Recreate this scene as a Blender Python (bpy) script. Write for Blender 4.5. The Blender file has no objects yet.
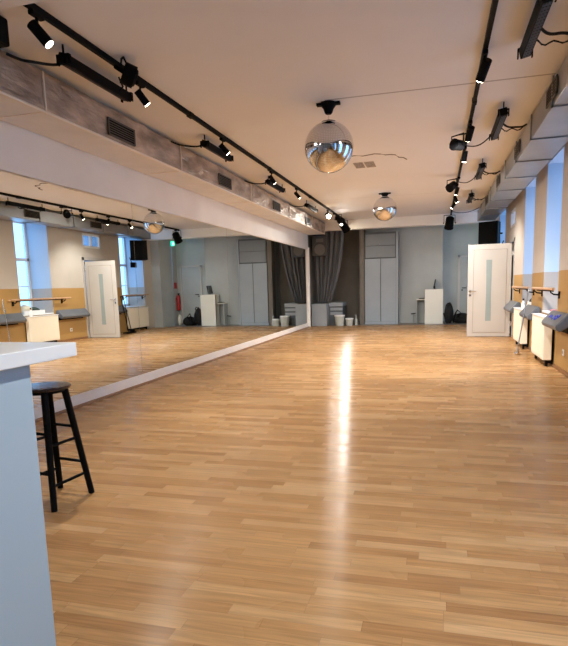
import bpy, bmesh, math, random
from mathutils import Vector, Matrix
random.seed(7)
S = bpy.context.scene
COL = S.collection
PI = math.pi
V = Vector

# ------------------------------------------------------------------ materials
def mat(name, color=(.8, .8, .8), rough=.5, metal=0.0, emit=None, estr=0.0, bump=None, vary=0.0, vscale=3.0, spec=.5, coat=0.0, stretch=(1, 1, 1)):
    m = bpy.data.materials.new(name); m.use_nodes = True
    nt = m.node_tree; b = nt.nodes['Principled BSDF']
    b.inputs['Base Color'].default_value = (*color, 1)
    b.inputs['Roughness'].default_value = rough
    b.inputs['Metallic'].default_value = metal
    b.inputs['Specular IOR Level'].default_value = spec
    b.inputs['Coat Weight'].default_value = coat
    if emit:
        b.inputs['Emission Color'].default_value = (*emit, 1)
        b.inputs['Emission Strength'].default_value = estr
    if vary or bump:
        tc = nt.nodes.new('ShaderNodeTexCoord')
        mp = nt.nodes.new('ShaderNodeMapping'); mp.inputs['Scale'].default_value = stretch
        nt.links.new(tc.outputs['Object'], mp.inputs['Vector'])
    if vary:
        n = nt.nodes.new('ShaderNodeTexNoise'); n.inputs['Scale'].default_value = vscale
        n.inputs['Detail'].default_value = 6
        nt.links.new(mp.outputs[0], n.inputs['Vector'])
        r = nt.nodes.new('ShaderNodeValToRGB')
        r.color_ramp.elements[0].position = .3; r.color_ramp.elements[1].position = .7
        r.color_ramp.elements[0].color = tuple(c * (1 - vary) for c in color) + (1,)
        r.color_ramp.elements[1].color = tuple(min(1, c * (1 + vary)) for c in color) + (1,)
        nt.links.new(n.outputs['Fac'], r.inputs[0]); nt.links.new(r.outputs[0], b.inputs['Base Color'])
    if bump:
        sc, st, di = bump
        n2 = nt.nodes.new('ShaderNodeTexNoise'); n2.inputs['Scale'].default_value = sc; n2.inputs['Detail'].default_value = 5
        nt.links.new(mp.outputs[0], n2.inputs['Vector'])
        bp = nt.nodes.new('ShaderNodeBump'); bp.inputs['Strength'].default_value = st; bp.inputs['Distance'].default_value = di
        nt.links.new(n2.outputs['Fac'], bp.inputs['Height']); nt.links.new(bp.outputs[0], b.inputs['Normal'])
    return m

def glass_mat(name, tint, gloss=.1, frost=False):
    m = bpy.data.materials.new(name); m.use_nodes = True; nt = m.node_tree
    nt.nodes.clear()
    o = nt.nodes.new('ShaderNodeOutputMaterial'); mx = nt.nodes.new('ShaderNodeMixShader')
    t = nt.nodes.new('ShaderNodeBsdfTranslucent' if frost else 'ShaderNodeBsdfTransparent'); g = nt.nodes.new('ShaderNodeBsdfGlossy')
    t.inputs[0].default_value = (*tint, 1); g.inputs['Roughness'].default_value = .25 if frost else .02
    mx.inputs[0].default_value = gloss
    nt.links.new(t.outputs[0], mx.inputs[1]); nt.links.new(g.outputs[0], mx.inputs[2]); nt.links.new(mx.outputs[0], o.inputs[0])
    return m

class NG:
    """tiny helper for math node chains"""
    def __init__(s, nt): s.nt = nt
    def m(s, op, a, b=None, c=None):
        n = s.nt.nodes.new('ShaderNodeMath'); n.operation = op
        for i, v in enumerate((a, b, c)):
            if v is None: continue
            if isinstance(v, (int, float)): n.inputs[i].default_value = v
            else: s.nt.links.new(v, n.inputs[i])
        return n.outputs[0]
    def mix(s, f, a, b):
        n = s.nt.nodes.new('ShaderNodeMix'); n.data_type = 'RGBA'
        for sock, v in ((n.inputs[0], f), (n.inputs[6], a), (n.inputs[7], b)):
            if isinstance(v, (int, float)): sock.default_value = v
            elif isinstance(v, tuple): sock.default_value = (*v, 1)
            else: s.nt.links.new(v, sock)
        return n.outputs[2]

def floor_mat():
    m = bpy.data.materials.new('oak_strip_floor'); m.use_nodes = True; nt = m.node_tree; b = nt.nodes['Principled BSDF']
    g = NG(nt)
    geo = nt.nodes.new('ShaderNodeNewGeometry'); sp = nt.nodes.new('ShaderNodeSeparateXYZ'); nt.links.new(geo.outputs['Position'], sp.inputs[0])
    x, y = sp.outputs[0], sp.outputs[1]
    W = .066
    yr = g.m('DIVIDE', g.m('ADD', y, 20), W); row = g.m('FLOOR', yr)
    wn = nt.nodes.new('ShaderNodeTexWhiteNoise'); wn.noise_dimensions = '1D'; nt.links.new(row, wn.inputs['W'])
    xs = g.m('DIVIDE', g.m('ADD', g.m('ADD', x, 20), g.m('MULTIPLY', wn.outputs['Value'], 7.3)), .52); colm = g.m('FLOOR', xs)
    cb = nt.nodes.new('ShaderNodeCombineXYZ'); nt.links.new(row, cb.inputs[0]); nt.links.new(colm, cb.inputs[1])
    w2 = nt.nodes.new('ShaderNodeTexWhiteNoise'); w2.noise_dimensions = '2D'; nt.links.new(cb.outputs[0], w2.inputs['Vector'])
    # grain
    cg = nt.nodes.new('ShaderNodeCombineXYZ')
    nt.links.new(g.m('ADD', g.m('MULTIPLY', x, 1.6), g.m('MULTIPLY', w2.outputs['Value'], 31)), cg.inputs[0]); nt.links.new(g.m('MULTIPLY', y, 26), cg.inputs[1])
    nz = nt.nodes.new('ShaderNodeTexNoise'); nz.inputs['Scale'].default_value = 2.0; nz.inputs['Detail'].default_value = 6; nz.inputs['Distortion'].default_value = .6
    nt.links.new(cg.outputs[0], nz.inputs['Vector'])
    r = nt.nodes.new('ShaderNodeValToRGB'); e = r.color_ramp.elements
    e[0].position = 0; e[0].color = (.41, .215, .090, 1); e[1].position = 1; e[1].color = (.62, .390, .195, 1)
    k = e.new(.14); k.color = (.465, .252, .105, 1); k = e.new(.5); k.color = (.505, .288, .124, 1); k = e.new(.86); k.color = (.55, .326, .148, 1)
    nt.links.new(w2.outputs['Value'], r.inputs[0])
    gr = g.m('SUBTRACT', nz.outputs['Fac'], .5)
    hv = nt.nodes.new('ShaderNodeHueSaturation'); nt.links.new(r.outputs[0], hv.inputs['Color'])
    nt.links.new(g.m('ADD', g.m('MULTIPLY', gr, 1.05), .93), hv.inputs['Value'])
    # thin joints
    fy = g.m('FRACT', yr); fx = g.m('FRACT', xs)
    jy = g.m('LESS_THAN', fy, .035); jx = g.m('LESS_THAN', fx, .005)
    j = g.m('MULTIPLY', g.m('MAXIMUM', jy, jx), .35)
    c = g.mix(j, hv.outputs[0], (.14, .07, .03))
    nt.links.new(c, b.inputs['Base Color'])
    big = nt.nodes.new('ShaderNodeTexNoise'); big.inputs['Scale'].default_value = 1.2
    nt.links.new(geo.outputs['Position'], big.inputs['Vector'])
    nt.links.new(g.m('ADD', g.m('MULTIPLY', big.outputs['Fac'], .10), g.m('ADD', .195, g.m('MULTIPLY', w2.outputs['Value'], .06))), b.inputs['Roughness'])
    b.inputs['Specular IOR Level'].default_value = .23
    b.inputs['Anisotropic'].default_value = .93
    tg = nt.nodes.new('ShaderNodeCombineXYZ'); tg.inputs[1].default_value = 1.0; nt.links.new(tg.outputs[0], b.inputs['Tangent'])
    bp = nt.nodes.new('ShaderNodeBump'); bp.inputs['Strength'].default_value = .12; bp.inputs['Distance'].default_value = .001
    nt.links.new(nz.outputs['Fac'], bp.inputs['Height']); nt.links.new(bp.outputs[0], b.inputs['Normal'])
    return m

def ceiling_mat():
    m = bpy.data.materials.new('ceiling_plaster'); m.use_nodes = True; nt = m.node_tree; b = nt.nodes['Principled BSDF']
    g = NG(nt)
    geo = nt.nodes.new('ShaderNodeNewGeometry'); sp = nt.nodes.new('ShaderNodeSeparateXYZ'); nt.links.new(geo.outputs['Position'], sp.inputs[0])
    nz = nt.nodes.new('ShaderNodeTexNoise'); nz.inputs['Scale'].default_value = 1.3; nz.inputs['Detail'].default_value = 8; nt.links.new(geo.outputs['Position'], nz.inputs['Vector'])
    base = g.mix(nz.outputs['Fac'], (.79, .785, .775), (.85, .845, .835))
    s1 = g.m('LESS_THAN', g.m('ABSOLUTE', g.m('SUBTRACT', sp.outputs[1], 6.01)), .015)
    s1 = g.m('MULTIPLY', s1, g.m('GREATER_THAN', sp.outputs[0], -1.15))
    s2 = g.m('LESS_THAN', g.m('ABSOLUTE', g.m('SUBTRACT', sp.outputs[1], 12.7)), .014)
    s2 = g.m('MULTIPLY', s2, .35)
    c = g.mix(g.m('MULTIPLY', g.m('MAXIMUM', s1, s2), .55), base, (.16, .13, .11))
    nt.links.new(c, b.inputs['Base Color']); b.inputs['Roughness'].default_value = .8; b.inputs['Specular IOR Level'].default_value = .2
    bp = nt.nodes.new('ShaderNodeBump'); bp.inputs['Strength'].default_value = .15; bp.inputs['Distance'].default_value = .01
    nt.links.new(nz.outputs['Fac'], bp.inputs['Height']); nt.links.new(bp.outputs[0], b.inputs['Normal'])
    return m

def right_wall_mat():
    m = bpy.data.materials.new('two_tone_wall_paint'); m.use_nodes = True; nt = m.node_tree; b = nt.nodes['Principled BSDF']
    g = NG(nt)
    geo = nt.nodes.new('ShaderNodeNewGeometry'); sp = nt.nodes.new('ShaderNodeSeparateXYZ'); nt.links.new(geo.outputs['Position'], sp.inputs[0])
    sn = nt.nodes.new('ShaderNodeSeparateXYZ'); nt.links.new(geo.outputs['True Normal'], sn.inputs[0])
    nz = nt.nodes.new('ShaderNodeTexNoise'); nz.inputs['Scale'].default_value = 2.5; nz.inputs['Detail'].default_value = 6; nt.links.new(geo.outputs['Position'], nz.inputs['Vector'])
    low = g.m('LESS_THAN', sp.outputs[2], 1.375)
    och = g.mix(nz.outputs['Fac'], (.38, .22, .070), (.44, .265, .09))
    bei = g.mix(nz.outputs['Fac'], (.46, .42, .38), (.53, .485, .44))
    front = g.mix(low, bei, och)
    far = g.m('GREATER_THAN', sp.outputs[1], 16.45)
    front = g.mix(far, front, (.50, .47, .43))
    rev_daylit = g.mix(low, (.46, .55, .66), (.40, .345, .30))  # upper reveals coloured blue for the window daylight on them
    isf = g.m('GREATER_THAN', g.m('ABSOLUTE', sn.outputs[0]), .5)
    nt.links.new(g.mix(isf, rev_daylit, front), b.inputs['Base Color'])
    b.inputs['Roughness'].default_value = .65
    return m

M = {}
M['floor'] = floor_mat(); M['ceiling'] = ceiling_mat(); M['wall_r'] = right_wall_mat()
M['grey_floor'] = mat('grey_linoleum', (.16, .15, .14), .45, vary=.15)
M['white_paint'] = mat('white_paint', (.70, .68, .65), .5, vary=.03)
M['fascia'] = mat('pinkish_plaster', (.86, .85, .82), .6, vary=.04, vscale=1.5)
M['grey_wall'] = mat('pale_grey_wall', (.41, .445, .455), .7, vary=.04)
M['teal_wall'] = mat('cool_grey_wall', (.56, .60, .585), .7, vary=.04)
M['dark_wall'] = mat('dark_taupe_wall', (.17, .155, .135), .8, vary=.08)
M['kick'] = mat('white_kickboard', (.95, .92, .88), .45, vary=.02)
M['brown'] = mat('brown_skirting', (.25, .12, .05), .45, vary=.2, vscale=20)
M['mirror'] = mat('mirror_glass', (.79, .82, .80), .0, 1.0)
M['chrome'] = mat('chrome', (.8, .8, .8), .15, 1.0)
def ball_mat():
    m = bpy.data.materials.new('mirror_tiles'); m.use_nodes = True; nt = m.node_tree; b = nt.nodes['Principled BSDF']; g = NG(nt)
    tc = nt.nodes.new('ShaderNodeTexCoord'); sp = nt.nodes.new('ShaderNodeSeparateXYZ'); nt.links.new(tc.outputs['Normal'], sp.inputs[0])
    lon = g.m('FRACT', g.m('MULTIPLY', g.m('ARCTAN2', sp.outputs[1], sp.outputs[0]), 90 / (2 * PI)))
    lat = g.m('FRACT', g.m('MULTIPLY', g.m('ARCSINE', sp.outputs[2]), 45 / PI))
    ln = g.m('MAXIMUM', g.m('LESS_THAN', lon, .12), g.m('LESS_THAN', lat, .12))
    nt.links.new(g.mix(ln, (.80, .80, .82), (.42, .42, .43)), b.inputs['Base Color'])
    b.inputs['Metallic'].default_value = 1; b.inputs['Roughness'].default_value = .07
    return m
M['ball'] = ball_mat()
M['black'] = mat('black_metal', (.0035, .0035, .004), .6, vary=.2, spec=.08)
M['black_matte'] = mat('black_fabric', (.010, .010, .011), .85, bump=(60, .3, .004))
M['red_dark'] = mat('dark_red_metal', (.09, .012, .008), .45)
M['rust'] = mat('warm_lens_face', (.022, .009, .005), .5, spec=.15)
M['lens_grey'] = mat('grey_diode_lens', (.03, .03, .034), .4, spec=.2)
M['lamp'] = mat('warm_lamp', (1, .9, .7), .5, emit=(1, .86, .64), estr=22)
M['lamp_hot'] = mat('hot_lamp', (1, .9, .7), .5, emit=(1, .88, .66), estr=28)
M['foil'] = mat('wrinkled_foil', (.44, .35, .28), .50, .40, bump=(6, 1.0, .05), vary=.45, vscale=4, stretch=(1, .6, 1.6))
M['duct_paint'] = mat('painted_duct_underside', (.80, .78, .75), .5, 0, vary=.05)
M['galv'] = mat('galvanised_duct', (.36, .37, .385), .38, .75, vary=.06, bump=(3, .25, .01))
M['flange'] = mat('dull_flange', (.30, .31, .31), .4, .8)
M['gold_strip'] = mat('pale_tape', (.85, .77, .67), .35, .2)
M['vent_dark'] = mat('vent_shadow', (.012, .011, .010), .8, spec=.1)
M['vent_slat'] = mat('vent_slat', (.09, .08, .07), .6, .1)
M['cream'] = mat('cream_enamel', (.80, .74, .62), .45, vary=.02)
M['cushion'] = mat('slate_grey_vinyl', (.105, .115, .135), .45, bump=(40, .15, .003), vary=.1)
M['blue_ink'] = mat('blue_ink', (.02, .05, .55), .5)
M['wood'] = mat('barre_wood', (.50, .30, .17), .4, vary=.2, vscale=12)
M['door_white'] = mat('warm_white_door', (.43, .405, .38), .42, vary=.02)
M['door_line'] = mat('door_groove', (.30, .26, .23), .6)
M['frost'] = mat('frosted_glass', (.24, .29, .29), .3, vary=.05)
M['glass'] = glass_mat('window_glass', (.92, .98, 1.0), .08)
M['pvc'] = mat('white_window_frame', (.78, .80, .82), .35)
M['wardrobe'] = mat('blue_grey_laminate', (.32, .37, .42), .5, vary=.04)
M['wardrobe_dark'] = mat('dark_grey_laminate', (.21, .235, .26), .5, vary=.04)  # darker laminate tone of the upper doors
M['wardrobe_edge'] = mat('dark_grey_gap', (.10, .11, .12), .6)
M['white_lam'] = mat('white_laminate', (.82, .83, .76), .4, vary=.01)
M['stone'] = mat('white_worktop', (.90, .94, .95), .3, vary=.015)
M['counter_body'] = mat('blue_grey_counter_paint', (.44, .575, .68), .5, vary=.03, vscale=1.5)
M['stool_top'] = mat('dark_glossy_seat', (.022, .013, .016), .22, vary=.5, vscale=9)
M['curtain'] = mat('charcoal_curtain', (.13, .132, .138), .8, bump=(80, .2, .002))
M['platform'] = mat('grey_stage_box', (.30, .33, .36), .6, vary=.05)
M['bucket'] = mat('pale_bucket', (.46, .49, .46), .5)
M['green'] = mat('exit_green', (.0, .5, .3), .4, emit=(.02, .9, .55), estr=1.2)
M['sign_white'] = mat('sign_white', (.9, 1, .95), .4, emit=(.7, 1, .9), estr=2)
M['red'] = mat('extinguisher_red', (.55, .02, .02), .3)
M['screen'] = mat('dark_screen', (.01, .012, .016), .12)
M['towel'] = mat('cream_towel', (.72, .68, .55), .95, bump=(30, .5, .01))
M['green_cloth'] = mat('dark_green_cloth', (.035, .06, .05), .9, bump=(30, .5, .01))
M['pink'] = mat('pink_cloth', (.60, .22, .22), .9)
M['plastic_white'] = mat('white_plastic', (.82, .84, .85), .35)
M['dusty'] = mat('vent_patch', (.38, .33, .28), .8, vary=.4, vscale=40)
M['crack'] = mat('crack_shadow', (.13, .09, .06), .9)
M['speaker_brown'] = mat('dark_brown_cabinet', (.03, .026, .022), .5)
M['silver_cone'] = mat('speaker_cone', (.10, .088, .072), .5)

# ------------------------------------------------------------------ mesh helpers
class MB:
    def __init__(s): s.bm = bmesh.new()
    def box(s, a, b, rot=None, piv=None):
        a = V(a); b = V(b); c = (a + b) / 2; d = b - a
        mt = Matrix.Translation(c) @ Matrix.Diagonal((abs(d.x), abs(d.y), abs(d.z), 1))
        if rot is not None:
            p = V(piv) if piv is not None else c
            mt = Matrix.Translation(p) @ rot.to_4x4() @ Matrix.Translation(-p) @ mt
        bmesh.ops.create_cube(s.bm, size=1, matrix=mt); return s
    def cyl(s, p, q, r1, r2=None, n=20, caps=True):
        p = V(p); q = V(q); d = q - p; L = d.length
        if r2 is None: r2 = r1
        mt = Matrix.Translation((p + q) / 2) @ d.to_track_quat('Z', 'Y').to_matrix().to_4x4()
        bmesh.ops.create_cone(s.bm, cap_ends=caps, segments=n, radius1=r1, radius2=r2, depth=L, matrix=mt); return s
    def ball(s, c, r, sc=(1, 1, 1), u=20, v=12, rot=None):
        mt = Matrix.Translation(V(c)) @ (rot.to_4x4() if rot else Matrix.Identity(4)) @ Matrix.Diagonal((r * sc[0], r * sc[1], r * sc[2], 1))
        bmesh.ops.create_uvsphere(s.bm, u_segments=u, v_segments=v, radius=1, matrix=mt); return s
    def tube(s, pts, r, n=8):
        pts = [V(p) for p in pts]; rings = []
        for i, p in enumerate(pts):
            t = (pts[min(i + 1, len(pts) - 1)] - pts[max(i - 1, 0)]).normalized()
            q = t.to_track_quat('Z', 'Y').to_matrix()
            rings.append([s.bm.verts.new(p + q @ V((math.cos(2 * PI * k / n) * r, math.sin(2 * PI * k / n) * r, 0))) for k in range(n)])
        for a, b in zip(rings, rings[1:]):
            # align rings
            k0 = min(range(n), key=lambda k: (b[k].co - a[0].co).length)
            for k in range(n):
                s.bm.faces.new((a[k], a[(k + 1) % n], b[(k0 + k + 1) % n], b[(k0 + k) % n]))
        s.bm.faces.new(rings[0][::-1]); s.bm.faces.new(rings[-1]); return s
    def lathe(s, prof, c=(0, 0, 0), n=32):
        c = V(c); rings = []
        for r, z in prof:
            rings.append([s.bm.verts.new(c + V((r * math.cos(2 * PI * k / n), r * math.sin(2 * PI * k / n), z))) for k in range(n)])
        for a, b in zip(rings, rings[1:]):
            for k in range(n): s.bm.faces.new((a[k], a[(k + 1) % n], b[(k + 1) % n], b[k]))
        s.bm.faces.new(rings[0][::-1]); s.bm.faces.new(rings[-1]); return s
    def prism(s, pts, axis, a, b):
        """polygon pts (2D) extruded along axis from a to b"""
        def mk(p, t):
            if axis == 'y': return V((p[0], t, p[1]))
            if axis == 'x': return V((t, p[0], p[1]))
            return V((p[0], p[1], t))
        A = [s.bm.verts.new(mk(p, a)) for p in pts]; B = [s.bm.verts.new(mk(p, b)) for p in pts]
        n = len(pts)
        s.bm.faces.new(A); s.bm.faces.new(B[::-1])
        for k in range(n): s.bm.faces.new((A[k], B[k], B[(k + 1) % n], A[(k + 1) % n]))
        return s
    def build(s, name, m, parent=None, smooth=False, bevel=0, local=False, seg=2):
        bmesh.ops.recalc_face_normals(s.bm, faces=s.bm.faces)
        me = bpy.data.meshes.new(name)
        if parent is not None and not local:
            bmesh.ops.translate(s.bm, verts=s.bm.verts, vec=-wloc(parent))
        s.bm.to_mesh(me); s.bm.free()
        o = bpy.data.objects.new(name, me); COL.objects.link(o)
        me.materials.append(M[m] if isinstance(m, str) else m)
        if smooth:
            me.polygons.foreach_set('use_smooth', [True] * len(me.polygons))
            me.set_sharp_from_angle(angle=math.radians(40))
        if bevel:
            md = o.modifiers.new('bevel', 'BEVEL'); md.width = bevel; md.segments = seg; md.limit_method = 'ANGLE'; md.angle_limit = math.radians(40)
        if parent is not None: o.parent = parent
        return o
def wloc(o):
    v = V(o.location)
    while o.parent: o = o.parent; v = v + V(o.location)
    return v
def tag(o, label, cat, group=None, kind=None):
    if label: o['label'] = label
    if cat: o['category'] = cat
    if group: o['group'] = group
    if kind: o['kind'] = kind
    return o
def thing(name, label, cat, loc, group=None):
    o = bpy.data.objects.new(name, None); COL.objects.link(o); o.location = loc; o.empty_display_size = .1
    return tag(o, label, cat, group)
def center_origin(o):
    return o
def struct(o, label=None):
    o['kind'] = 'structure'
    if label: o['label'] = label
    return o
def copy_tree(o, parent=None):
    c = o.copy(); COL.objects.link(c)
    if parent is not None: c.parent = parent
    for ch in list(o.children): copy_tree(ch, c)
    return c
def B(a, b): return MB().box(a, b)

# ------------------------------------------------------------------ setting
XL, XR, ZC, YB, YF = -3.81, 1.65, 3.17, -2.6, 18.9
struct(B((XL - .3, YB - .2, -.1), (2.4, 17.25, 0)).build('floor', 'floor'), 'warm oak strip floor running across the studio')
struct(B((XL - .3, 17.25, -.1), (2.4, YF + .2, .002)).build('floor', 'grey_floor'), 'grey floor strip at the far end')
struct(B((XL - .3, YB - .2, ZC), (2.4, YF + .2, ZC + .15)).build('ceiling', 'ceiling'), 'tan plaster ceiling')
struct(B((XL - .3, YB - .2, 0), (XL - .012, 16.65, ZC)).build('wall_left', 'fascia'), 'wall behind the mirror')
struct(B((XL - .3, 16.65, 0), (XL - .012, YF + .2, ZC)).build('wall_left', 'dark_wall'), 'dark taupe wall beside the curtain')
struct(B((XL - .3, YB - .2, 0), (2.4, YB, ZC)).build('wall_back', 'white_paint'), 'wall behind the viewer')
w = MB(); w.box((XL - .3, YF - .1, 0), (-2.3, YF + .2, ZC))
struct(w.build('wall_far', 'dark_wall'), 'dark taupe back wall of the alcove')
struct(B((-2.3, 18.1, 0), (.17, YF + .2, ZC)).build('wall_far', 'grey_wall'), 'pale grey far wall behind the white reception desk')
w = MB(); w.box((.17, YF, 0), (2.4, YF + .2, ZC))
struct(w.build('wall_far', 'teal_wall'), 'cool grey wall around the far white door')
# right wall with niches
niches = [(-.38, .74), (1.85, 2.97), (4.08, 5.20), (6.31, 7.43), (8.54, 9.66), (10.77, 11.89), (15.1, 16.45), (17.92, 18.55)]
DOOR = (13.30, 14.15)
XO = 2.36
w = MB(); y = YB
for a, b in sorted(niches + [DOOR]):
    w.box((XR, y, 0), (XO, a, ZC))
    if (a, b) == DOOR:
        w.box((XR, a, 2.85), (XO, b, ZC)); w.box((XR, a, 2.12), (XO, b, 2.46))
    else:
        w.box((XR, a, 0), (XO, b, .74)); w.box((XR, a, 3.03), (XO, b, ZC))
    y = b
w.box((XR, y, 0), (XO, YF, ZC))
struct(w.build('wall_right', 'wall_r'), 'right wall, beige above ochre, with deep window niches')
for i, (a, b) in enumerate(niches):
    wd = bpy.data.objects.new('window_%d' % (i + 1), None); COL.objects.link(wd); wd.location = (2.27, (a + b) / 2, .77); struct(wd)
    f = MB(); x0, x1 = 2.24, 2.30; z0, z1 = .77, 3.03
    f.box((x0, a, z0), (x1, a + .07, z1)).box((x0, b - .07, z0), (x1, b, z1)).box((x0, a, z0), (x1, b, z0 + .07)).box((x0, a, z1 - .07), (x1, b, z1))
    f.box((x0, a, 2.05), (x1, b, 2.13)); f.box((x0, (a + b) / 2 - .05, z0), (x1, (a + b) / 2 + .05, 2.05)); f.box((x0 + .015, a, 1.42), (x1 - .015, b, 1.45))
    f.build('window_frame', 'pvc', wd, bevel=.006)
    B((2.266, a + .06, z0 + .06), (2.272, b - .06, z1 - .06)).build('pane', 'glass', wd)
    B((XR - .01, a + .002, .741), (2.24, b - .002, .77)).build('window_sill', 'plastic_white', wd, bevel=.005)
    L = bpy.data.lights.new('portal', 'AREA'); L.shape = 'RECTANGLE'; L.size = b - a; L.size_y = 2.26; L.cycles.is_portal = True
    lo = bpy.data.objects.new('daylight_portal', L); COL.objects.link(lo); lo.location = (2.38, (a + b) / 2, 1.90); lo.rotation_euler = (0, PI / 2, 0)
    lo.rotation_euler = V((-1, 0, 0)).to_track_quat('-Z', 'Z').to_euler()
# transom window above the side doorway
wd = bpy.data.objects.new('window_9', None); COL.objects.link(wd); wd.location = (1.72, 13.72, 2.46); struct(wd, 'small transom window above the open door')
f = MB(); a, b = DOOR
f.box((1.66, a, 2.46), (1.74, a + .06, 2.85)).box((1.66, b - .06, 2.46), (1.74, b, 2.85)).box((1.66, a, 2.46), (1.74, b, 2.52)).box((1.66, a, 2.79), (1.74, b, 2.85)).box((1.66, 13.68, 2.5), (1.72, 13.74, 2.8))
f.build('window_frame', 'pvc', wd, bevel=.005)
B((1.70, a + .05, 2.5), (1.705, b - .05, 2.8)).build('pane', 'glass', wd)
# side doorway: frame, outer glazed leaf, open white leaf
d1 = bpy.data.objects.new('door_1', None); COL.objects.link(d1); d1.location = (2.1, 13.72, 0); struct(d1, 'outer glazed door in the side doorway')
f = MB().box((2.06, a, 0), (2.16, a + .07, 2.12)).box((2.06, b - .07, 0), (2.16, b, 2.12)).box((2.06, a, 2.05), (2.16, b, 2.12)).box((2.08, a, 0), (2.14, b, 1.1))
f.build('door_frame', 'flange', d1, bevel=.004)
B((2.1, a + .06, 1.1), (2.106, b - .06, 2.06)).build('pane', 'glass', d1)
f = MB().box((XR - .015, a - .09, 0), (XR + .10, a, 2.2)).box((XR - .015, b, 0), (XR + .1, b + .07, 2.2)).box((XR - .015, a - .09, 2.12), (XR + .1, b + .07, 2.2))
struct(f.build('trim_1', 'door_white', bevel=.004), 'grey casing round the side doorway')
dl = bpy.data.objects.new('door_2', None); COL.objects.link(dl); dl.location = (1.6, 13.27, 0); struct(dl, 'open white door leaf with a frosted glass slit')
y0, y1 = 13.255, 13.295
B((.68, y0, .012), (1.60, y1, 2.075)).build('door_leaf', 'door_white', dl, bevel=.006)
f = MB(); X0, X1, Z0, Z1 = .795, 1.505, .10, 1.96
f.box((X0, y0 - .003, Z0), (X0 + .012, y1 + .003, Z1)).box((X1 - .012, y0 - .003, Z0), (X1, y1 + .003, Z1)).box((X0, y0 - .003, Z0), (X1, y1 + .003, Z0 + .012)).box((X0, y0 - .003, Z1 - .012), (X1, y1 + .003, Z1))
f.build('panel_groove', 'door_line', dl)
f = MB().box((X0 + .012, y0 - .006, Z0 + .012), (X1 - .012, y1 + .006, Z1 - .012)); f.build('door_panel', 'door_white', dl, bevel=.004)
f = MB(); gx, gw = 1.13, .062
f.prism([(gx - gw, .37), (gx + gw, .37), (gx + gw * .85, 1.0), (gx + gw, 1.73), (gx - gw, 1.73), (gx - gw * .85, 1.0)], 'y', y0 - .009, y1 + .009)
f.build('glass_slit', 'frost', dl)
f = MB()
for s in (-1, 1):
    yy = y0 - .006 if s < 0 else y1 + .006
    f.cyl((.735, yy, 1.045), (.735, yy + s * .012, 1.045), .026).cyl((.735, yy, .955), (.735, yy + s * .01, .955), .024)
    f.cyl((.735, yy, 1.045), (.735, yy + s * .05, 1.045), .009).cyl((.735, yy + s * .05, 1.045), (.86, yy + s * .05, 1.045), .009)
f.build('handle', 'chrome', dl, smooth=True)
for z in (.30, 1.85):
    MB().cyl((1.612, 13.262, z - .05), (1.612, 13.262, z + .05), .012).box((1.60, 13.265, z - .03), (1.64, 13.28, z + .03)).build('hinge', 'chrome', dl, smooth=True)
# far door
fd = bpy.data.objects.new('door_3', None); COL.objects.link(fd); fd.location = (1.0, YF, 0); struct(fd, 'white door in the far wall')
f = MB().box((.66, YF - .05, 0), (.73, YF, 2.12)).box((1.45, YF - .05, 0), (1.52, YF, 2.12)).box((.66, YF - .05, 2.05), (1.52, YF, 2.12)); f.build('door_frame', 'white_paint', fd, bevel=.005)
B((.735, YF - .035, .01), (1.445, YF - .005, 2.045)).build('door_leaf', 'teal_wall', fd, bevel=.004)
MB().cyl((.80, YF - .035, 1.07), (.80, YF - .09, 1.07), .012).cyl((.80, YF - .09, 1.07), (.92, YF - .09, 1.07), .012).box((.78, YF - .045, .98), (.82, YF - .034, 1.02)).build('handle', 'black', fd, smooth=True)
# trims
struct(B((XL - .012, 2.2, 0), (XL + .012, 16.65, .14)).build('trim_2', 'kick', bevel=.004), 'white kickboard under the mirror')
struct(MB().prism([(XL + .012, 0), (XL + .04, 0), (XL + .034, .018), (XL + .012, .028)], 'y', 2.2, 16.65).build('baseboard_left', 'brown'), 'thin brown quarter round at the mirror foot')
struct(B((XL - .012, YB, 2.361), (XL + .03, 16.65, ZC)).build('trim_3', 'fascia'), 'pinkish fascia above the mirror')
struct(B((XL - .012, 16.65, 0), (XL + .05, 16.75, 2.42)).build('trim_4', 'kick', bevel=.004), 'white post closing the mirror end')
struct(B((XL + .03, 16.67, 2.90), (1.645, 17.0, ZC)).build('trim_5', 'fascia', bevel=.004), 'boxed beam across the far ceiling')
struct(B((XL + .03, 2.9, 3.05), (-2.1, 3.22, ZC)).build('trim_6', 'fascia', bevel=.004), 'boxed ceiling rib near the viewer')
struct(B((1.34, 17.01, 0), (XR, 17.9, ZC)).build('trim_7', 'grey_wall'), 'pale pilaster at the far right')
f = MB()
y = YB
for a, b in sorted(niches + [DOOR]):
    if (a, b) == DOOR: f.box((XR - .012, y, 0), (XR, a - .09, .06)); y = b + .07
struct(f.build('baseboard_right', 'brown'), 'thin skirting on the ochre wall')

# mirror panels
ys = [3.21, 6.57, 9.93, 13.29, 16.65]
names = ['mirror panel nearest the bar counter', 'second mirror panel, reflecting the open door and a disco ball', 'third mirror panel, reflecting the far desk', 'last mirror panel, ending beside the curtain']
for i in range(4):
    o = B((XL - .012, ys[i] + .0035, .141), (XL, ys[i + 1] - .0035, 2.36)).build('mirror_panel', 'mirror')
    tag(o, 'tall wall ' + names[i], 'mirror', 'wall mirror panels')

# ------------------------------------------------------------------ ducts
t = thing('air_duct', 'foil wrapped rectangular air duct along the left wall', 'duct', (-3.5, 9, 2.786))
B((-3.77, YB, 2.788), (-3.262, 16.66, 3.115)).build('duct_body', 'duct_paint', t, bevel=.008)
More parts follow.
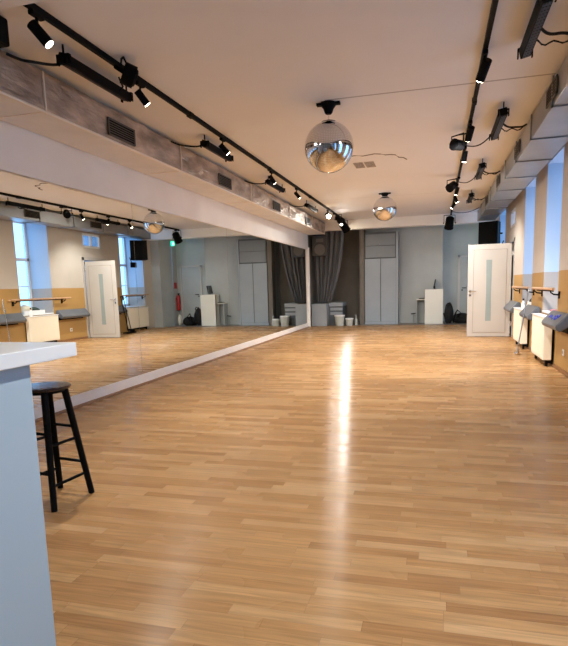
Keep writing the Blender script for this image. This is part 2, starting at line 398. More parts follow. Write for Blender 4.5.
# wrinkled skin on the outer side
f = MB(); ny, nz_ = 420, 8; rnd = random.Random(3)
grid = []
for i in range(ny + 1):
    yy = YB + (16.66 - YB) * i / ny; row = []
    for j in range(nz_ + 1):
        z = 2.788 + .327 * j / nz_
        e = 0 if j in (0,) else 1
        row.append(f.bm.verts.new((-3.250 + e * (.010 * math.sin(yy * 3.1 + j) * math.sin(yy * 7.7) + rnd.uniform(-.006, .006)), yy, z)))
    grid.append(row)
for i in range(ny):
    for j in range(nz_): f.bm.faces.new((grid[i][j], grid[i + 1][j], grid[i + 1][j + 1], grid[i][j + 1]))
sk = f.build('foil_skin', 'foil', t, smooth=True)
md = sk.modifiers.new('thick', 'SOLIDIFY'); md.thickness = .003; md.offset = -1
f = MB().cyl((-3.252, YB, 2.788), (-3.252, 16.66, 2.788), .014, n=8)
f.build('edge_strip', 'gold_strip', t, smooth=True)
for k, yy in enumerate([4.28, 6.9, 9.75, 12.5, 14.9]):
    MB().box((-3.775, yy - .010, 2.782), (-3.24, yy + .010, 2.789)).box((-3.245, yy - .008, 2.786), (-3.232, yy + .008, 3.115)).build('duct_joint', 'gold_strip', t)
for yy in (2.5, 5.47, 8.45, 11.38, 14.3):
    g = B((-3.240, yy - .24, 2.845), (-3.228, yy + .24, 2.985)).build('vent_grille', 'vent_dark', t)
    f = MB().box((-3.238, yy - .26, 2.83), (-3.220, yy + .26, 2.845)).box((-3.238, yy - .26, 2.985), (-3.220, yy + .26, 3.0)).box((-3.238, yy - .26, 2.83), (-3.220, yy - .24, 3.0)).box((-3.238, yy + .24, 2.83), (-3.220, yy + .26, 3.0))
    for q in range(1, 6): f.box((-3.232, yy - .24, 2.845 + q * .0233 - .003), (-3.222, yy + .24, 2.845 + q * .0233 + .003))
    f.build('louvre', 'vent_slat', g)

t = thing('air_duct', 'bare galvanised air duct above the window niches on the right', 'duct', (1.27, 9, 2.86))
B((1.035, YB, 2.862), (1.48, 15.9, 3.115)).build('duct_body', 'galv', t, bevel=.006)
for k in range(14):
    yy = -1.5 + k * 1.24
    MB().box((1.02, yy - .014, 2.848), (1.49, yy + .014, 2.863)).box((1.02, yy - .014, 2.848), (1.036, yy + .014, 3.13)).build('flange', 'flange', t)
for yy in (3.5, 5.95, 8.28, 10.66, 13.05):
    g = B((1.022, yy - .22, 2.925), (1.034, yy + .22, 3.055)).build('vent_grille', 'vent_dark', t)
    f = MB().box((1.014, yy - .24, 2.91), (1.028, yy + .24, 2.925)).box((1.014, yy - .24, 3.055), (1.028, yy + .24, 3.07)).box((1.014, yy - .24, 2.91), (1.028, yy - .22, 3.07)).box((1.014, yy + .22, 2.91), (1.028, yy + .24, 3.07))
    for q in range(1, 5): f.box((1.017, yy - .22, 2.925 + q * .026 - .003), (1.026, yy + .22, 2.925 + q * .026 + .003))
    f.build('louvre', 'vent_slat', g)
MB().box((1.03, 15.9, 2.85), (1.49, 15.95, 3.13)).build('end_cap', 'flange', t)

# ------------------------------------------------------------------ ceiling tracks and lamps
XT, XTR = -2.63, .365
t = thing('lighting_track', 'long black lighting track on the left half of the ceiling', 'lighting track', (XT, 9, (ZC-0.035)), 'ceiling lighting tracks')
B((XT - .018, 3.25, ZC - .045), (XT + .018, 16.5, ZC)).build('rail', 'black', t, bevel=.003)
for yy in (5.9, 8.9, 11.9): B((XT - .024, yy - .05, (ZC-0.052)), (XT + .024, yy + .05, (ZC-0.001))).build('joint_cover', 'black', t)
t = thing('lighting_track', 'long black lighting track on the right half of the ceiling', 'lighting track', (XTR, 9, (ZC-0.035)), 'ceiling lighting tracks')
B((XTR - .018, .5, (ZC-0.045)), (XTR + .018, 16.6, ZC)).build('rail', 'black', t, bevel=.003)
for yy in (3.5, 6.5, 9.5): B((XTR - .024, yy - .05, (ZC-0.052)), (XTR + .024, yy + .05, (ZC-0.001))).build('joint_cover', 'black', t)

def add_spot(loc, d, power, parent, angle=110, size=.04, color=(1, .945, .87), blend=.7):
    L = bpy.data.lights.new('lamp', 'SPOT'); L.energy = power; L.color = color; L.spot_size = math.radians(angle); L.spot_blend = blend; L.shadow_soft_size = size
    o = bpy.data.objects.new('lamp', L); COL.objects.link(o); o.parent = parent
    o.location = V(loc) - wloc(parent); o.rotation_euler = V(d).to_track_quat('-Z', 'Y').to_euler()
def spotlight(x, y, d, label, power=60, big=1.0, hot=False, lit=True, angle=110, beam=None):
    d = V(d).normalized()
    t = thing('track_spotlight', label, 'spotlight', (x, y, (ZC-0.045)), 'cylindrical track spotlights')
    B((x - .02, y - .06, (ZC-0.075)), (x + .02, y + .06, (ZC-0.046))).build('adapter', 'black', t, bevel=.004)
    piv = V((x, y, (ZC-0.155) - .02 * (big - 1)))
    MB().cyl((x, y, (ZC-0.075)), piv, .009 * big).cyl(piv - V((.03 * big, 0, 0)), piv + V((.03 * big, 0, 0)), .012).build('stem', 'black', t, smooth=True)
    r, L = .033 * big, .14 * big
    a = piv - d * L * .35; b = piv + d * L * .65
    MB().cyl(a, b, r, n=28).build('barrel', 'black', t, smooth=True, bevel=.002)
    if lit:
        MB().cyl(b + d * .0005, b + d * .006, r * .80, n=24).build('lens', 'lamp_hot' if hot else 'lamp', t)
        add_spot(b + d * .02, beam or d, power, t, angle=angle, size=.03)
    else:
        MB().cyl(b + d * .0005, b + d * .003, r * .80, n=24).build('lens', 'lens_grey', t)
    return t
PW = 150
spotlight(XT, 3.46, (.5, .25, -.68), 'large black spotlight nearest the viewer on the left track', PW, 1.15, angle=120)
spotlight(XT, 4.82, (.40, .42, -.70), 'glowing spotlight under the round black fixture on the left track', PW, 1.0)
spotlight(XT, 6.85, (.45, .42, -.6), 'third lit spotlight along the left track, beside a black light bar', PW * 1.35, 1.0)
spotlight(XT, 9.0, (.30, .5, -.6), 'left track spotlight in front of the far disco ball', PW * 1.35)
spotlight(XT, 10.7, (.35, .5, -.5), 'small left track spotlight just before the brightest lamp', PW)
spotlight(XT - .02, 14.0, (.28, -.93, -.24), 'brightest spotlight on the left track, glaring at the viewer', 28, 2.0, hot=True, angle=75, beam=(.26, -.90, -.36))
spotlight(XT, 15.9, (.15, -.7, -.5), 'lit spotlight at the far end of the left track', PW, 1.2)
spotlight(XTR, 5.15, (-.25, .62, -.60), 'lit spotlight nearest the viewer on the right track', PW, 1.2)
spotlight(XTR, 7.2, (-.15, .6, -.55), 'right track spotlight beside the can light with a hoop', PW * 1.3, 1.2)
spotlight(XTR, 8.45, (-.1, .3, -.8), 'right track spotlight just past the first can light', PW * 1.3)
spotlight(XTR, 11.5, (-.2, .3, -.7), 'right track spotlight just past the second can light', PW)
spotlight(XTR, 12.6, (.3, .1, -.7), 'right track spotlight in the far cluster, turned to the windows', PW * .8)
spotlight(XTR, 13.6, (-.45, .1, -.6), 'far right track spotlight aimed back at the viewer', PW)
spotlight(XTR, 2.2, (-.2, .1, -.9), 'added unseen fill spotlight above the viewer on the right track', PW * .55)  # fill lamp added overhead, out of view, to brighten the ceiling
spotlight(XTR, .9, (-.2, .1, -.9), 'added unseen fill spotlight behind the viewer on the right track', PW * .55)  # second added fill lamp, also out of view

def can_light(x, y, ax, d, label, r=.085, drop=.17, lens='black', dia=.2, power=0):
    """stage can hung in a square yoke; ax is the side the can is offset to from its track"""
    d = V(d).normalized(); cx = x + ax
    t = thing('can_light', label, 'stage light', (x, y, (ZC-0.045)), 'black stage can lights on yokes')
    z = (ZC-0.045) - drop
    B((x - .025, y - .05, (ZC-0.07)), (x + .025, y + .05, (ZC-0.046))).build('adapter', 'black', t, bevel=.004)
    side = d.cross(V((0, 0, 1))).normalized()
    c = V((cx, y, z)); w_ = r + .03
    pts = [c + side * w_, c + side * w_ + V((0, 0, drop - .03)), c - side * w_ + V((0, 0, drop - .03)), c - side * w_]
    f = MB().tube(pts, .010, 6)
    f.tube([V((cx, y, z + drop - .03)), V((x, y, (ZC-0.065)))], .009, 6)
    f.build('yoke', 'black', t)
    a = c - d * dia * .5; b = c + d * dia * .5
    MB().cyl(a, b, r * .92, r, n=28).cyl(b - d * .015, b + d * .004, r * 1.06, n=28).cyl(a - d * .03, a, r * .6, r * .92, n=28).build('can', 'black', t, smooth=True)
    MB().cyl(b + d * .004, b + d * .007, r * .9, n=28).build('lens', lens, t)
    if power: add_spot(b + d * .02, d, power, t, angle=90, size=.05)
    for q in (-1, 1): MB().cyl(c + side * w_ * q, c + side * (w_ + .025) * q, .018, n=12).build('knob', 'black', t, smooth=True)
    return t
can_light(XTR, 7.65, -.13, (-.70, -.70, .0), 'near can light in a square hoop left of the right track', .068, .15, dia=.13)
can_light(XTR, 10.8, -.12, (-.5, -.6, -.45), 'second can light left of the right track', .075, .15, dia=.15)
can_light(XTR, 16.35, -.04, (-.1, .55, -.83), 'big can light hanging at the far end of the right track', .12, .24, dia=.30, lens='lamp', power=22)
can_light(XT, 16.3, .03, (.45, .5, -.72), 'can light at the far end of the left track beside the curtain', .115, .2, dia=.26, lens='lamp', power=12)
can_light(XT, 14.75, .12, (.3, .5, -.5), 'can light just past the brightest lamp on the left track', .07, .15, dia=.16)
# round pan fixture on left track
t = thing('effect_light', 'round black effect light with a loop handle on the left track', 'stage light', (XT + .1, 4.45, (ZC-0.045)))
c = V((XT + .12, 4.42, ZC - .13)); d = V((.75, .55, -.35)).normalized()
MB().cyl(c - d * .05, c + d * .05, .088, n=32).cyl(c + d * .05, c + d * .065, .075, .06, n=32).build('housing', 'black', t, smooth=True)
MB().cyl(c + d * .066, c + d * .069, .05, n=24).build('lens', 'lens_grey', t)
up = V((.05, -.62, .45)).normalized(); sd = d.cross(up).normalized()
MB().tube([c + sd * .05 + up * .06, c + sd * .045 + up * .13, c + up * .145, c - sd * .045 + up * .13, c - sd * .05 + up * .06], .009, 6).build('handle', 'black', t, smooth=True)
MB().cyl((XT, 4.42, ZC - .046), c, .02).tube([c - d * .04 + V((-.05, 0, -.03)), c + V((-.12, .10, -.045)), c + V((-.17, .12, -.07))], .008, 6).build('bracket', 'black', t, smooth=True)

def light_bar(x, y0, y1, side, label, lensm, tilt):
    """LED bar along the room, hung just under the ceiling; side = direction of its cable (towards the duct)"""
    t = thing('light_bar', label, 'light bar', (x, (y0 + y1) / 2, (ZC-0.05)), 'black light bars beside the ducts')
    rot = Matrix.Rotation(tilt, 3, 'Y'); c = V((x, (y0 + y1) / 2, (ZC-0.1)))
    MB().box((x - .04, y0, (ZC-0.14)), (x + .04, y1, (ZC-0.065)), rot, c).build('housing', 'black', t, bevel=.006)
    f = MB(); n = 18 if lensm == 'lens_grey' else 1
    if n == 1: f.box((x - .028, y0 + .03, (ZC-0.147)), (x + .028, y1 - .03, (ZC-0.139)), rot, c)
    else:
        f.box((x - .028, y0 + .03, ZC - .1445), (x + .028, y1 - .03, ZC - .138), rot, c)
        for k in range(n):
            yy = y0 + .05 + (y1 - y0 - .1) * k / (n - 1)
            for q in (-.02, .0, .02):
                f.box((x + q - .006, yy - .012, (ZC-0.148)), (x + q + .006, yy + .012, (ZC-0.139)), rot, c)
    f.build('lens_strip', lensm, t)
    for yy in (y0 + .02, y1 - .03):
        MB().box((x - .055, yy - .02, (ZC-0.085)), (x + .055, yy + .02, (ZC-0.075))).box((x - .006, yy - .006, (ZC-0.08)), (x + .006, yy + .006, ZC)).box((x - .058, yy - .015, (ZC-0.15)), (x - .048, yy + .015, (ZC-0.075))).box((x + .048, yy - .015, (ZC-0.15)), (x + .058, yy + .015, (ZC-0.075))).build('end_bracket', 'black', t)
    xe = -3.21 if side < 0 else 1.01
    ym = y0 + (.10 if side < 0 else .55)
    pts = []
    for k in range(13):
        u = k / 12
        pts.append((x + side * .05 + (xe - x - side * .05) * u, ym - .28 * u * (1 if side < 0 else -.4) + .03 * math.sin(u * 9), (ZC-0.09) - .045 * math.sin(u * PI)))
    MB().tube(pts, .011, 6).build('cable', 'black_matte', t, smooth=True)
    if side > 0:
        pts = [(x + .04 + (xe - x - .04) * k / 10, ym + .2 + .1 * math.sin(k / 10 * PI), (ZC-0.08) - .035 * math.sin(k / 10 * PI * 2) ** 2) for k in range(11)]
        MB().tube(pts, .007, 6).build('cable', 'black_matte', t, smooth=True)
LB = [(-2.84, 4.0, 4.97, 'nearest black light bar by the left foil duct, cable trailing to the duct'),
      (-2.84, 6.75, 7.66, 'second black light bar from the viewer by the left duct'),
      (-2.84, 9.5, 10.45, 'third black light bar from the viewer by the left duct'),
      (-2.85, 12.5, 13.5, 'farthest black light bar by the left duct')]
for x, a, b, l in LB: light_bar(x, a, b, -1, l, 'rust', math.radians(18))
RB = [(.665, 4.15, 5.12, 'nearest dotted light bar by the right duct at the top of the view'),
      (.68, 6.7, 7.8, 'second light bar from the viewer by the right duct'),
      (.68, 9.55, 10.6, 'third light bar from the viewer by the right duct'),
      (.69, 12.6, 13.6, 'farthest light bar by the right duct')]
for x, a, b, l in RB: light_bar(x, a, b, 1, l, 'lens_grey', math.radians(-12))
# cord linking track to bars
for i, (yy, yb, l) in enumerate([(8.35, 7.7, 'black cord sagging from the near can light to the second right light bar'), (11.2, 10.5, 'black cord sagging from the second can light to the third right light bar'), (15.7, 15.2, 'black cord from the big can light to the right duct end')]):
    xe = .68 if i < 2 else 1.02
    pts = [(XTR + .02 + (xe - XTR - .02) * k / 12, yy + (yb - yy) * k / 12, (ZC-0.06) - .07 * math.sin(k / 12 * PI)) for k in range(13)]
    tag(MB().tube(pts, .008, 6).build('power_cord', 'black_matte', smooth=True), l, 'cord', 'cords under the ceiling')
# black hanging fixture cut by the left frame edge
t = thing('hanging_fixture', 'black and dark red fixture cut off by the top left corner', 'stage light', (-2.99, 3.45, 3.16))
B((-3.12, 3.40, 2.965), (-2.905, 3.52, 3.15)).build('housing', 'black', t, bevel=.015)
B((-2.925, 3.396, 2.99), (-2.908, 3.402, 3.14)).build('side_strip', 'red_dark', t)
MB().cyl((-3.0, 3.46, 3.15), (-3.0, 3.46, ZC), .02).build('stem', 'black', t)
MB().ball((-2.94, 3.40, 2.99), .008).build('screw', 'chrome', t)

# ------------------------------------------------------------------ disco balls
def disco(x, y, zc, label, r=.267):
    t = thing('disco_ball', label, 'disco ball', (x, y, ZC), 'mirror balls hanging from the ceiling')
    f = MB(); f.lathe([(r * .30, r * .955), (r * .30, r * .99), (r * .1, r * 1.03), (r * .06, r * 1.07)], (x, y, zc)); f.build('top_cap', 'flange', t, smooth=True)
    f = MB(); bmesh.ops.create_uvsphere(f.bm, u_segments=96, v_segments=48, radius=r, matrix=Matrix.Translation((x, y, zc)))
    f.build('tiled_ball', 'ball', t, smooth=True)
    MB().cyl((x, y, zc + r * 1.05), (x, y, ZC - .11), .006, n=10).build('rod', 'chrome', t)
    f = MB().lathe([(.030, -.115), (.042, -.10), (.055, -.06), (.068, -.045), (.080, -.028), (.085, 0)], (x, y, ZC))
    f.box((x - .125, y - .03, (ZC-0.025)), (x + .125, y + .03, ZC))
    f.build('motor', 'black', t, smooth=True)
disco(-1.13, 6.10, 2.72, 'near mirror disco ball, the larger in view', .262)
disco(-1.085, 12.25, 2.842, 'far mirror disco ball, near the far ceiling beam', .252)

# ceiling crack, vent patch
f = MB()
pts = [(-1.35, 7.93), (-1.2, 7.86), (-1.10, 7.84), (-1.0, 7.90), (-.93, 7.87), (-.83, 7.83), (-.76, 7.87), (-.70, 7.95), (-.62, 7.95), (-.57, 7.99), (-.53, 8.16), (-.47, 8.2), (-.43, 8.34)]
f.tube([(a * 1.097, b * 1.097, ZC - .0005) for a, b in pts], .009, 6)
struct(f.build('trim_8', 'crack'), 'ragged crack in the ceiling paint')
t = thing('ceiling_vent', 'small square patch of two flaking vent grilles beside the ceiling crack', 'vent', (-1.14, 9.32, ZC - .01))
for k, x0 in enumerate((-1.305, -1.13)):
    f = MB()
    for q in range(6): f.box((x0, 9.1 + q * .072, ZC - .008), (x0 + .148, 9.1 + q * .072 + .038, ZC - .0005))
    f.box((x0, 9.1, ZC - .005), (x0 + .013, 9.5, ZC - .0005)).box((x0 + .135, 9.1, ZC - .005), (x0 + .148, 9.5, ZC - .0005))
    f.build('grille', 'dusty', t)

# ------------------------------------------------------------------ right wall furniture
def radiator(y0, y1, label):
    t = thing('radiator', label, 'radiator', (1.55, (y0 + y1) / 2, 0), 'cream radiators under the window niches')
    B((1.495, y0, .10), (1.61, y1, .715)).build('front_cover', 'cream', t, bevel=.008)
    f = MB()
    n = 24
    for k in range(n):
        yy = y0 + .05 + (y1 - y0 - .1) * k / (n - 1); f.box((1.4925, yy - .003, .14), (1.496, yy + .003, .68))
    f.build('ribbing', 'cream', t)
    B((1.485, y0 - .01, .715), (1.615, y1 + .01, .728)).build('top_board', 'plastic_white', t, bevel=.003)
    B((1.611, y0 + .02, .04), (1.638, y1 - .02, .70)).build('back_gap_shade', 'black', t)  # black slab drawn for the shaded gap behind the radiator
    for yy in (y0 + .08, y1 - .08):
        MB().box((1.54, yy - .02, .05), (1.61, yy + .02, .10)).cyl((1.56, yy, 0), (1.56, yy, .05), .02, n=12).build('foot', 'black', t)
radiator(8.60, 9.62, 'cream radiator in the nearest visible window niche')
radiator(10.82, 11.85, 'cream radiator in the second window niche, next to the leaning pole')
radiator(15.2, 16.35, 'cream radiator behind the open door, seen in the mirror')

def slant(y0, y1, label, group='slanted cushions on the ochre wall'):
    t = thing('slanted_cushion', label, 'wall cushion', (1.55, (y0 + y1) / 2, .7), group)
    prof = [(1.61, .825), (1.575, .83), (1.445, .685), (1.435, .660), (1.450, .625), (1.49, .600), (1.64, .690), (1.64, .79)]
    o = MB().prism(prof, 'y', y0, y1).build('pad', 'cushion', t, bevel=.014, seg=3)
    B((1.60, y0 + .1, .57), (1.65, y1 - .1, .74)).build('wall_bracket', 'black', t)
slant(7.50, 8.48, 'nearest slanted slate grey cushion with blue scribbled marks')
slant(9.72, 10.68, 'slanted slate grey cushion between the two cream radiators')
slant(11.95, 13.10, 'slanted slate grey cushion beside the open white door')
slant(14.3, 15.0, 'short slate grey cushion past the doorway, seen in the mirror')
# marks on the nearest cushion
pad = [o for o in bpy.data.objects if o.name == 'pad'][0]
par = pad.parent
nn = V((-.145, 0, .13)).normalized()
def pt(yy, s): return V((1.445 + .13 * s, yy, .685 + .145 * s)) + nn * .001
f = MB()
for st in ([(8.28, .40), (8.24, .60), (8.19, .42), (8.15, .60), (8.10, .44)], [(8.26, .50), (8.12, .50)], [(8.02, .30), (7.97, .62), (7.90, .36), (7.85, .72), (7.79, .42)], [(7.92, .66), (7.76, .78)], [(8.02, .48), (7.82, .55)], [(7.84, .35), (7.74, .70)]):
    f.tube([pt(a, b) for a, b in st], .008, 6)
f.build('blue_lettering', 'blue_ink', par)

def barre(y0, y1, label):
    t = thing('ballet_barre', label, 'barre', (1.53, (y0 + y1) / 2, 1.12), 'wooden wall barres')
    MB().cyl((1.53, y0, 1.125), (1.53, y1, 1.125), .020, n=16).build('rail', 'wood', t, smooth=True)
    for yy in (y0 + .22, y1 - .22):
        MB().tube([(1.53, yy, 1.105), (1.53, yy, 1.08), (1.57, yy, 1.05), (1.645, yy, 1.04)], .011, 8).box((1.635, yy - .03, .99), (1.65, yy + .03, 1.09)).build('bracket', 'black', t, smooth=True)
    B((1.56, y0 + .25, 1.085), (1.58, y1 - .25, 1.115)).build('support_bar', 'black', t)
barre(8.20, 9.95, 'wooden barre across the nearest visible window niche')
barre(10.30, 12.45, 'wooden barre across the second window niche')
barre(14.9, 16.48, 'wooden barre past the open door, seen in the mirror')
def socket(y, z, label):
    t = thing('wall_socket', label, 'socket', (XR, y, z), 'white sockets on the ochre wall')
    B((XR - .010, y - .045, z - .045), (XR, y + .045, z + .045)).build('plate', 'plastic_white', t, bevel=.004)
    MB().cyl((XR - .012, y, z), (XR - .009, y, z), .022, n=20).build('outlet', 'flange', t)
socket(8.02, .285, 'white socket below the cushion with blue marks')
socket(12.52, .29, 'white socket below the cushion beside the open door')

# things on the sills
def blob(name, m, c, sc, seed, label=None, cat=None, parent=None, amp=.25, flat=0, group=None):
    rr = random.Random(seed); f = MB(); f.ball((0, 0, 0), 1, u=28, v=18)
    ph = [rr.uniform(0, 6) for _ in range(6)]
    for v in f.bm.verts:
        p = v.co.copy(); k = 1 + amp * (math.sin(p.x * 3.1 + ph[0]) * math.cos(p.y * 2.7 + ph[1]) + .5 * math.sin(p.z * 5 + p.x * 4 + ph[2]) * math.cos(p.y * 6 + ph[3]))
        v.co = V((p.x * k * sc[0], p.y * k * sc[1], max(-flat if flat else -9, p.z * k) * sc[2]))
    bmesh.ops.translate(f.bm, verts=f.bm.verts, vec=c)
    o = f.build(name, m, parent, smooth=True)
    if label: tag(o, label, cat, group)
    return o
t = thing('plastic_tub', 'white plastic tub on the second window sill', 'tub', (1.62, 11.1, .77))
f = MB(); f.prism([(10.95, .7705), (11.55, .7705), (11.62, .86), (11.60, .86), (11.54, .782), (10.96, .782), (10.90, .86), (10.88, .86)], 'x', 1.68, 1.98); f.build('tub_body', 'plastic_white', t)
MB().box((1.67, 10.9, .7705), (1.68, 11.6, .858)).box((1.98, 10.9, .7705), (1.99, 11.6, .858)).build('tub_side', 'plastic_white', t)
blob('towel', 'towel', (1.83, 11.12, .885), (.12, .16, .10), 4, 'crumpled cream towel in the white tub', 'towel', flat=.95, amp=.15)
blob('folded_cloth', 'green_cloth', (1.83, 11.42, .86), (.12, .13, .075), 9, 'crumpled dark green cloth in the white tub', 'cloth', flat=.95, amp=.15)
blob('folded_cloth', 'pink', (1.75, 9.1, .788), (.08, .25, .018), 12, 'flat pink cloth on the nearest visible window sill', 'cloth', flat=.9, amp=.1)
t = thing('spray_bottle', 'small pale blue bottle behind the leaning pole', 'bottle', (1.54, 10.95, .728))
MB().lathe([(.035, .7285), (.036, .82), (.03, .85), (.014, .875), (.014, .89)], (1.54, 10.95, 0), n=20).build('bottle_body', 'plastic_white', t, smooth=True)
MB().cyl((1.54, 10.95, .89), (1.54, 10.95, .925), .016, n=16).build('cap', 'screen', t)
# leaning pole with a heavy foot
t = thing('leaning_pole', 'thin silver pole leaning on the barre, chrome foot on floor', 'pole', (1.36, 10.0, 0))
MB().cyl((1.335, 10.0, .05), (1.498, 10.06, 1.155), .010, n=12).build('shaft', 'chrome', t, smooth=True)
MB().ball((1.335, 10.0, .032), .038, (1.2, 1.2, .8)).cyl((1.351, 10, .04), (1.36, 10.002, .11), .014).cyl((1.40, 10.01, .012), (1.29, 9.98, .012), .010).build('foot', 'chrome', t, smooth=True)
MB().tube([(1.495, 10.06, 1.13), (1.48, 10.03, 1.02), (1.45, 10.03, .89)], .012, 6).build('strap', 'flange', t)
MB().cyl((1.45, 10.045, .85), (1.462, 10.05, .93), .02, n=12).build('clamp', 'chrome', t, smooth=True)
# folded black stand seen in mirror
t = thing('folding_stand', 'folded black stand with two legs by the third radiator, seen in mirror', 'stand', (1.38, 14.95, 0))
for s in (0, .16):
    MB().cyl((1.30, 14.75 + s, .03), (1.48, 14.72 + s * .8, 1.10), .012, n=10).build('leg', 'black', t, smooth=True)
MB().tube([(1.48, 14.71, 1.1), (1.48, 14.87, 1.1)], .012).build('crossbar', 'black', t)
MB().box((1.22, 14.62, 0), (1.42, 15.05, .035)).ball((1.30, 14.95, .06), .06, (1.2, 1.5, .7)).build('base', 'black', t, smooth=True)

# speakers
def speaker(c, w_, d_, h, yaw, label, body='black', cone='lens_grey', mount=None):
    t = thing('loudspeaker', label, 'speaker', (c[0], c[1], c[2] - h / 2), 'wall loudspeakers')
    t.rotation_euler = (0, 0, yaw)
    f = MB().prism([(-w_ / 2, -d_ / 2), (w_ / 2, -d_ / 2), (w_ * .36, d_ / 2), (-w_ * .36, d_ / 2)], 'z', 0, h); f.build('cabinet', body, t, bevel=.012, local=True)
    MB().cyl((0, -d_ / 2 - .004, h * .33), (0, -d_ / 2 + .002, h * .33), w_ * .36, n=32).cyl((0, -d_ / 2 - .007, h * .33), (0, -d_ / 2 - .003, h * .33), w_ * .14, n=24).build('woofer', cone, t, local=True)
    MB().box((-w_ * .25, -d_ / 2 - .004, h * .70), (w_ * .25, -d_ / 2 + .002, h * .88)).build('horn', cone, t, local=True)
    if mount: MB().cyl((0, 0, h * .5), mount, .02, n=10).build('mount', 'black', t, local=True)
    return t
speaker((1.36, 15.75, 2.50), .52, .36, .60, math.radians(-28), 'black loudspeaker on the wall above the open door', cone='black', mount=(.22, .22, .30))
B((1.50, 15.62, 1.98), (1.62, 15.8, 2.14)).build('satellite_speaker', 'black', bevel=.01)
tag(bpy.data.objects['satellite_speaker'], 'tiny black satellite speaker under the black loudspeaker by the window', 'speaker')
MB().cyl((1.6, 15.71, 2.1), (1.68, 15.71, 2.3), .012).build('mount', 'black', bpy.data.objects['satellite_speaker'])
speaker((-3.50, 17.05, 2.46), .46, .26, .60, math.radians(12), 'dark brown loudspeaker in front of the charcoal curtain', 'speaker_brown', 'silver_cone', mount=(0, 0, .60))

# exit sign, extinguisher
t = thing('exit_sign', 'small glowing green exit sign near the far door, seen in the mirror', 'exit sign', (1.38, 18.000, 2.820))
B((1.30, 17.990, 2.780), (1.54, 18.030, 2.940)).build('housing', 'green', t, bevel=.004)
B((1.295, 17.910, 2.780), (1.305, 18.110, 2.940)).build('side_face', 'green', t)
f = MB(); xw = 1.293
f.ball((xw, 18.030, 2.905), .012, (.3, 1, 1), 10, 8).tube([(xw, 18.025, 2.890), (xw, 18.015, 2.850)], .008, 6).tube([(xw, 18.015, 2.850), (xw, 18.050, 2.830), (xw, 18.060, 2.800)], .006, 6).tube([(xw, 18.015, 2.850), (xw, 17.990, 2.820), (xw, 17.960, 2.810)], .006, 6).tube([(xw, 18.060, 2.865), (xw, 18.025, 2.885), (xw, 17.990, 2.865)], .005, 6)
f.box((xw - .001, 17.930, 2.800), (xw + .001, 17.950, 2.920))
f.build('pictogram', 'sign_white', t)
MB().cyl((1.42, 18.010, 2.940), (1.42, 18.010, ZC), .008, n=8).build('stem', 'chrome', t)
t = thing('fire_extinguisher', 'red fire extinguisher by the far door, seen in the mirror', 'fire extinguisher', (1.56, 18.72, .6))
MB().lathe([(.05, .5), (.075, .52), (.078, .95), (.06, 1.02), (.025, 1.06)], (1.56, 18.72, 0), n=24).build('cylinder', 'red', t, smooth=True)
MB().cyl((1.56, 18.72, 1.06), (1.56, 18.72, 1.11), .02).box((1.50, 18.705, 1.10), (1.58, 18.735, 1.125)).build('valve', 'black', t)
MB().tube([(1.52, 18.70, 1.09), (1.47, 18.68, 1.0), (1.47, 18.68, .75)], .012, 6).build('hose', 'black', t, smooth=True)
MB().box((1.55, 18.70, .90), (1.65, 18.74, .94)).box((1.55, 18.70, .49), (1.65, 18.74, .505)).build('wall_bracket', 'black', t)
B((1.638, 18.60, 1.30), (1.649, 18.82, 1.52)).build('safety_sign', 'red', bevel=.002)
tag(bpy.data.objects['safety_sign'], 'red square safety sign above the fire extinguisher', 'sign')

# ------------------------------------------------------------------ far end
t = thing('wardrobe', 'tall blue grey built-in wardrobe at the far end', 'wardrobe', (-1.72, 17.9, 0))
x0, x1, y0 = -2.20, -1.155, 17.70
B((x0, y0 + .02, .002), (x1, 18.09, 2.86)).build('carcass', 'wardrobe_edge', t)
for a, b, h in ((x0 + .01, -1.712, 'l'), (-1.692, x1 - .075, 'r')):
    d = B((a, y0, .09), (b, y0 + .02, 2.05)).build('door', 'wardrobe', t, bevel=.003)
    xx = b - .04 if h == 'l' else a + .04
    MB().cyl((xx, y0 - .002, 1.02), (xx, y0 - .02, 1.02), .010, n=12).build('knob', 'flange', d)
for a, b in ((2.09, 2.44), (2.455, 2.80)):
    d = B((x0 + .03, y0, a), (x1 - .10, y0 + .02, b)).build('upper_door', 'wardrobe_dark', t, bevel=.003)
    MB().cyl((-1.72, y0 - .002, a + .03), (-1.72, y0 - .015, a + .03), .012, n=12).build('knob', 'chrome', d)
B((x1 - .07, y0 - .005, .002), (x1, y0 + .02, 2.86)).build('side_panel', 'wardrobe', t)
B((x0, y0 + .005, .002), (x1 - .08, y0 + .02, .085)).build('plinth', 'wardrobe', t)
# narrow dark panel left of wardrobe
struct(B((-2.36, 17.72, 0), (-2.215, 18.1, ZC)).build('trim_9', 'dark_wall'), 'dark jamb of the alcove')

# curtain
t = thing('curtain', 'charcoal curtain gathered to the left in the far alcove', 'curtain', (-3.4, 17.3, .75))
f = MB(); nu, nv = 110, 40; grid = []
for j in range(nv + 1):
    v = j / nv; z = 3.06 - v * 2.33
    right = -3.28 + (.45) * (1 - v ** 1.9) + .05
    left = -3.79 + .12 * v
    row = []
    for i in range(nu + 1):
        u = i / nu; x = left + (right - left) * u
        amp = .07 * (1 - .35 * v)
        yy = 17.28 + amp * math.sin(u * 38 + .8 * math.sin(v * 3)) + .02 * math.sin(u * 91 + v * 5) + .03 * v
        row.append(f.bm.verts.new((x, yy, z)))
    grid.append(row)
for j in range(nv):
    for i in range(nu): f.bm.faces.new((grid[j][i], grid[j][i + 1], grid[j + 1][i + 1], grid[j + 1][i]))
o = f.build('curtain_cloth', 'curtain', t, smooth=True)
md = o.modifiers.new('thick', 'SOLIDIFY'); md.thickness = .004
MB().cyl((XL, 17.28, 3.09), (-2.37, 17.28, 3.09), .015, n=12).build('curtain_rod', 'black', t, smooth=True)
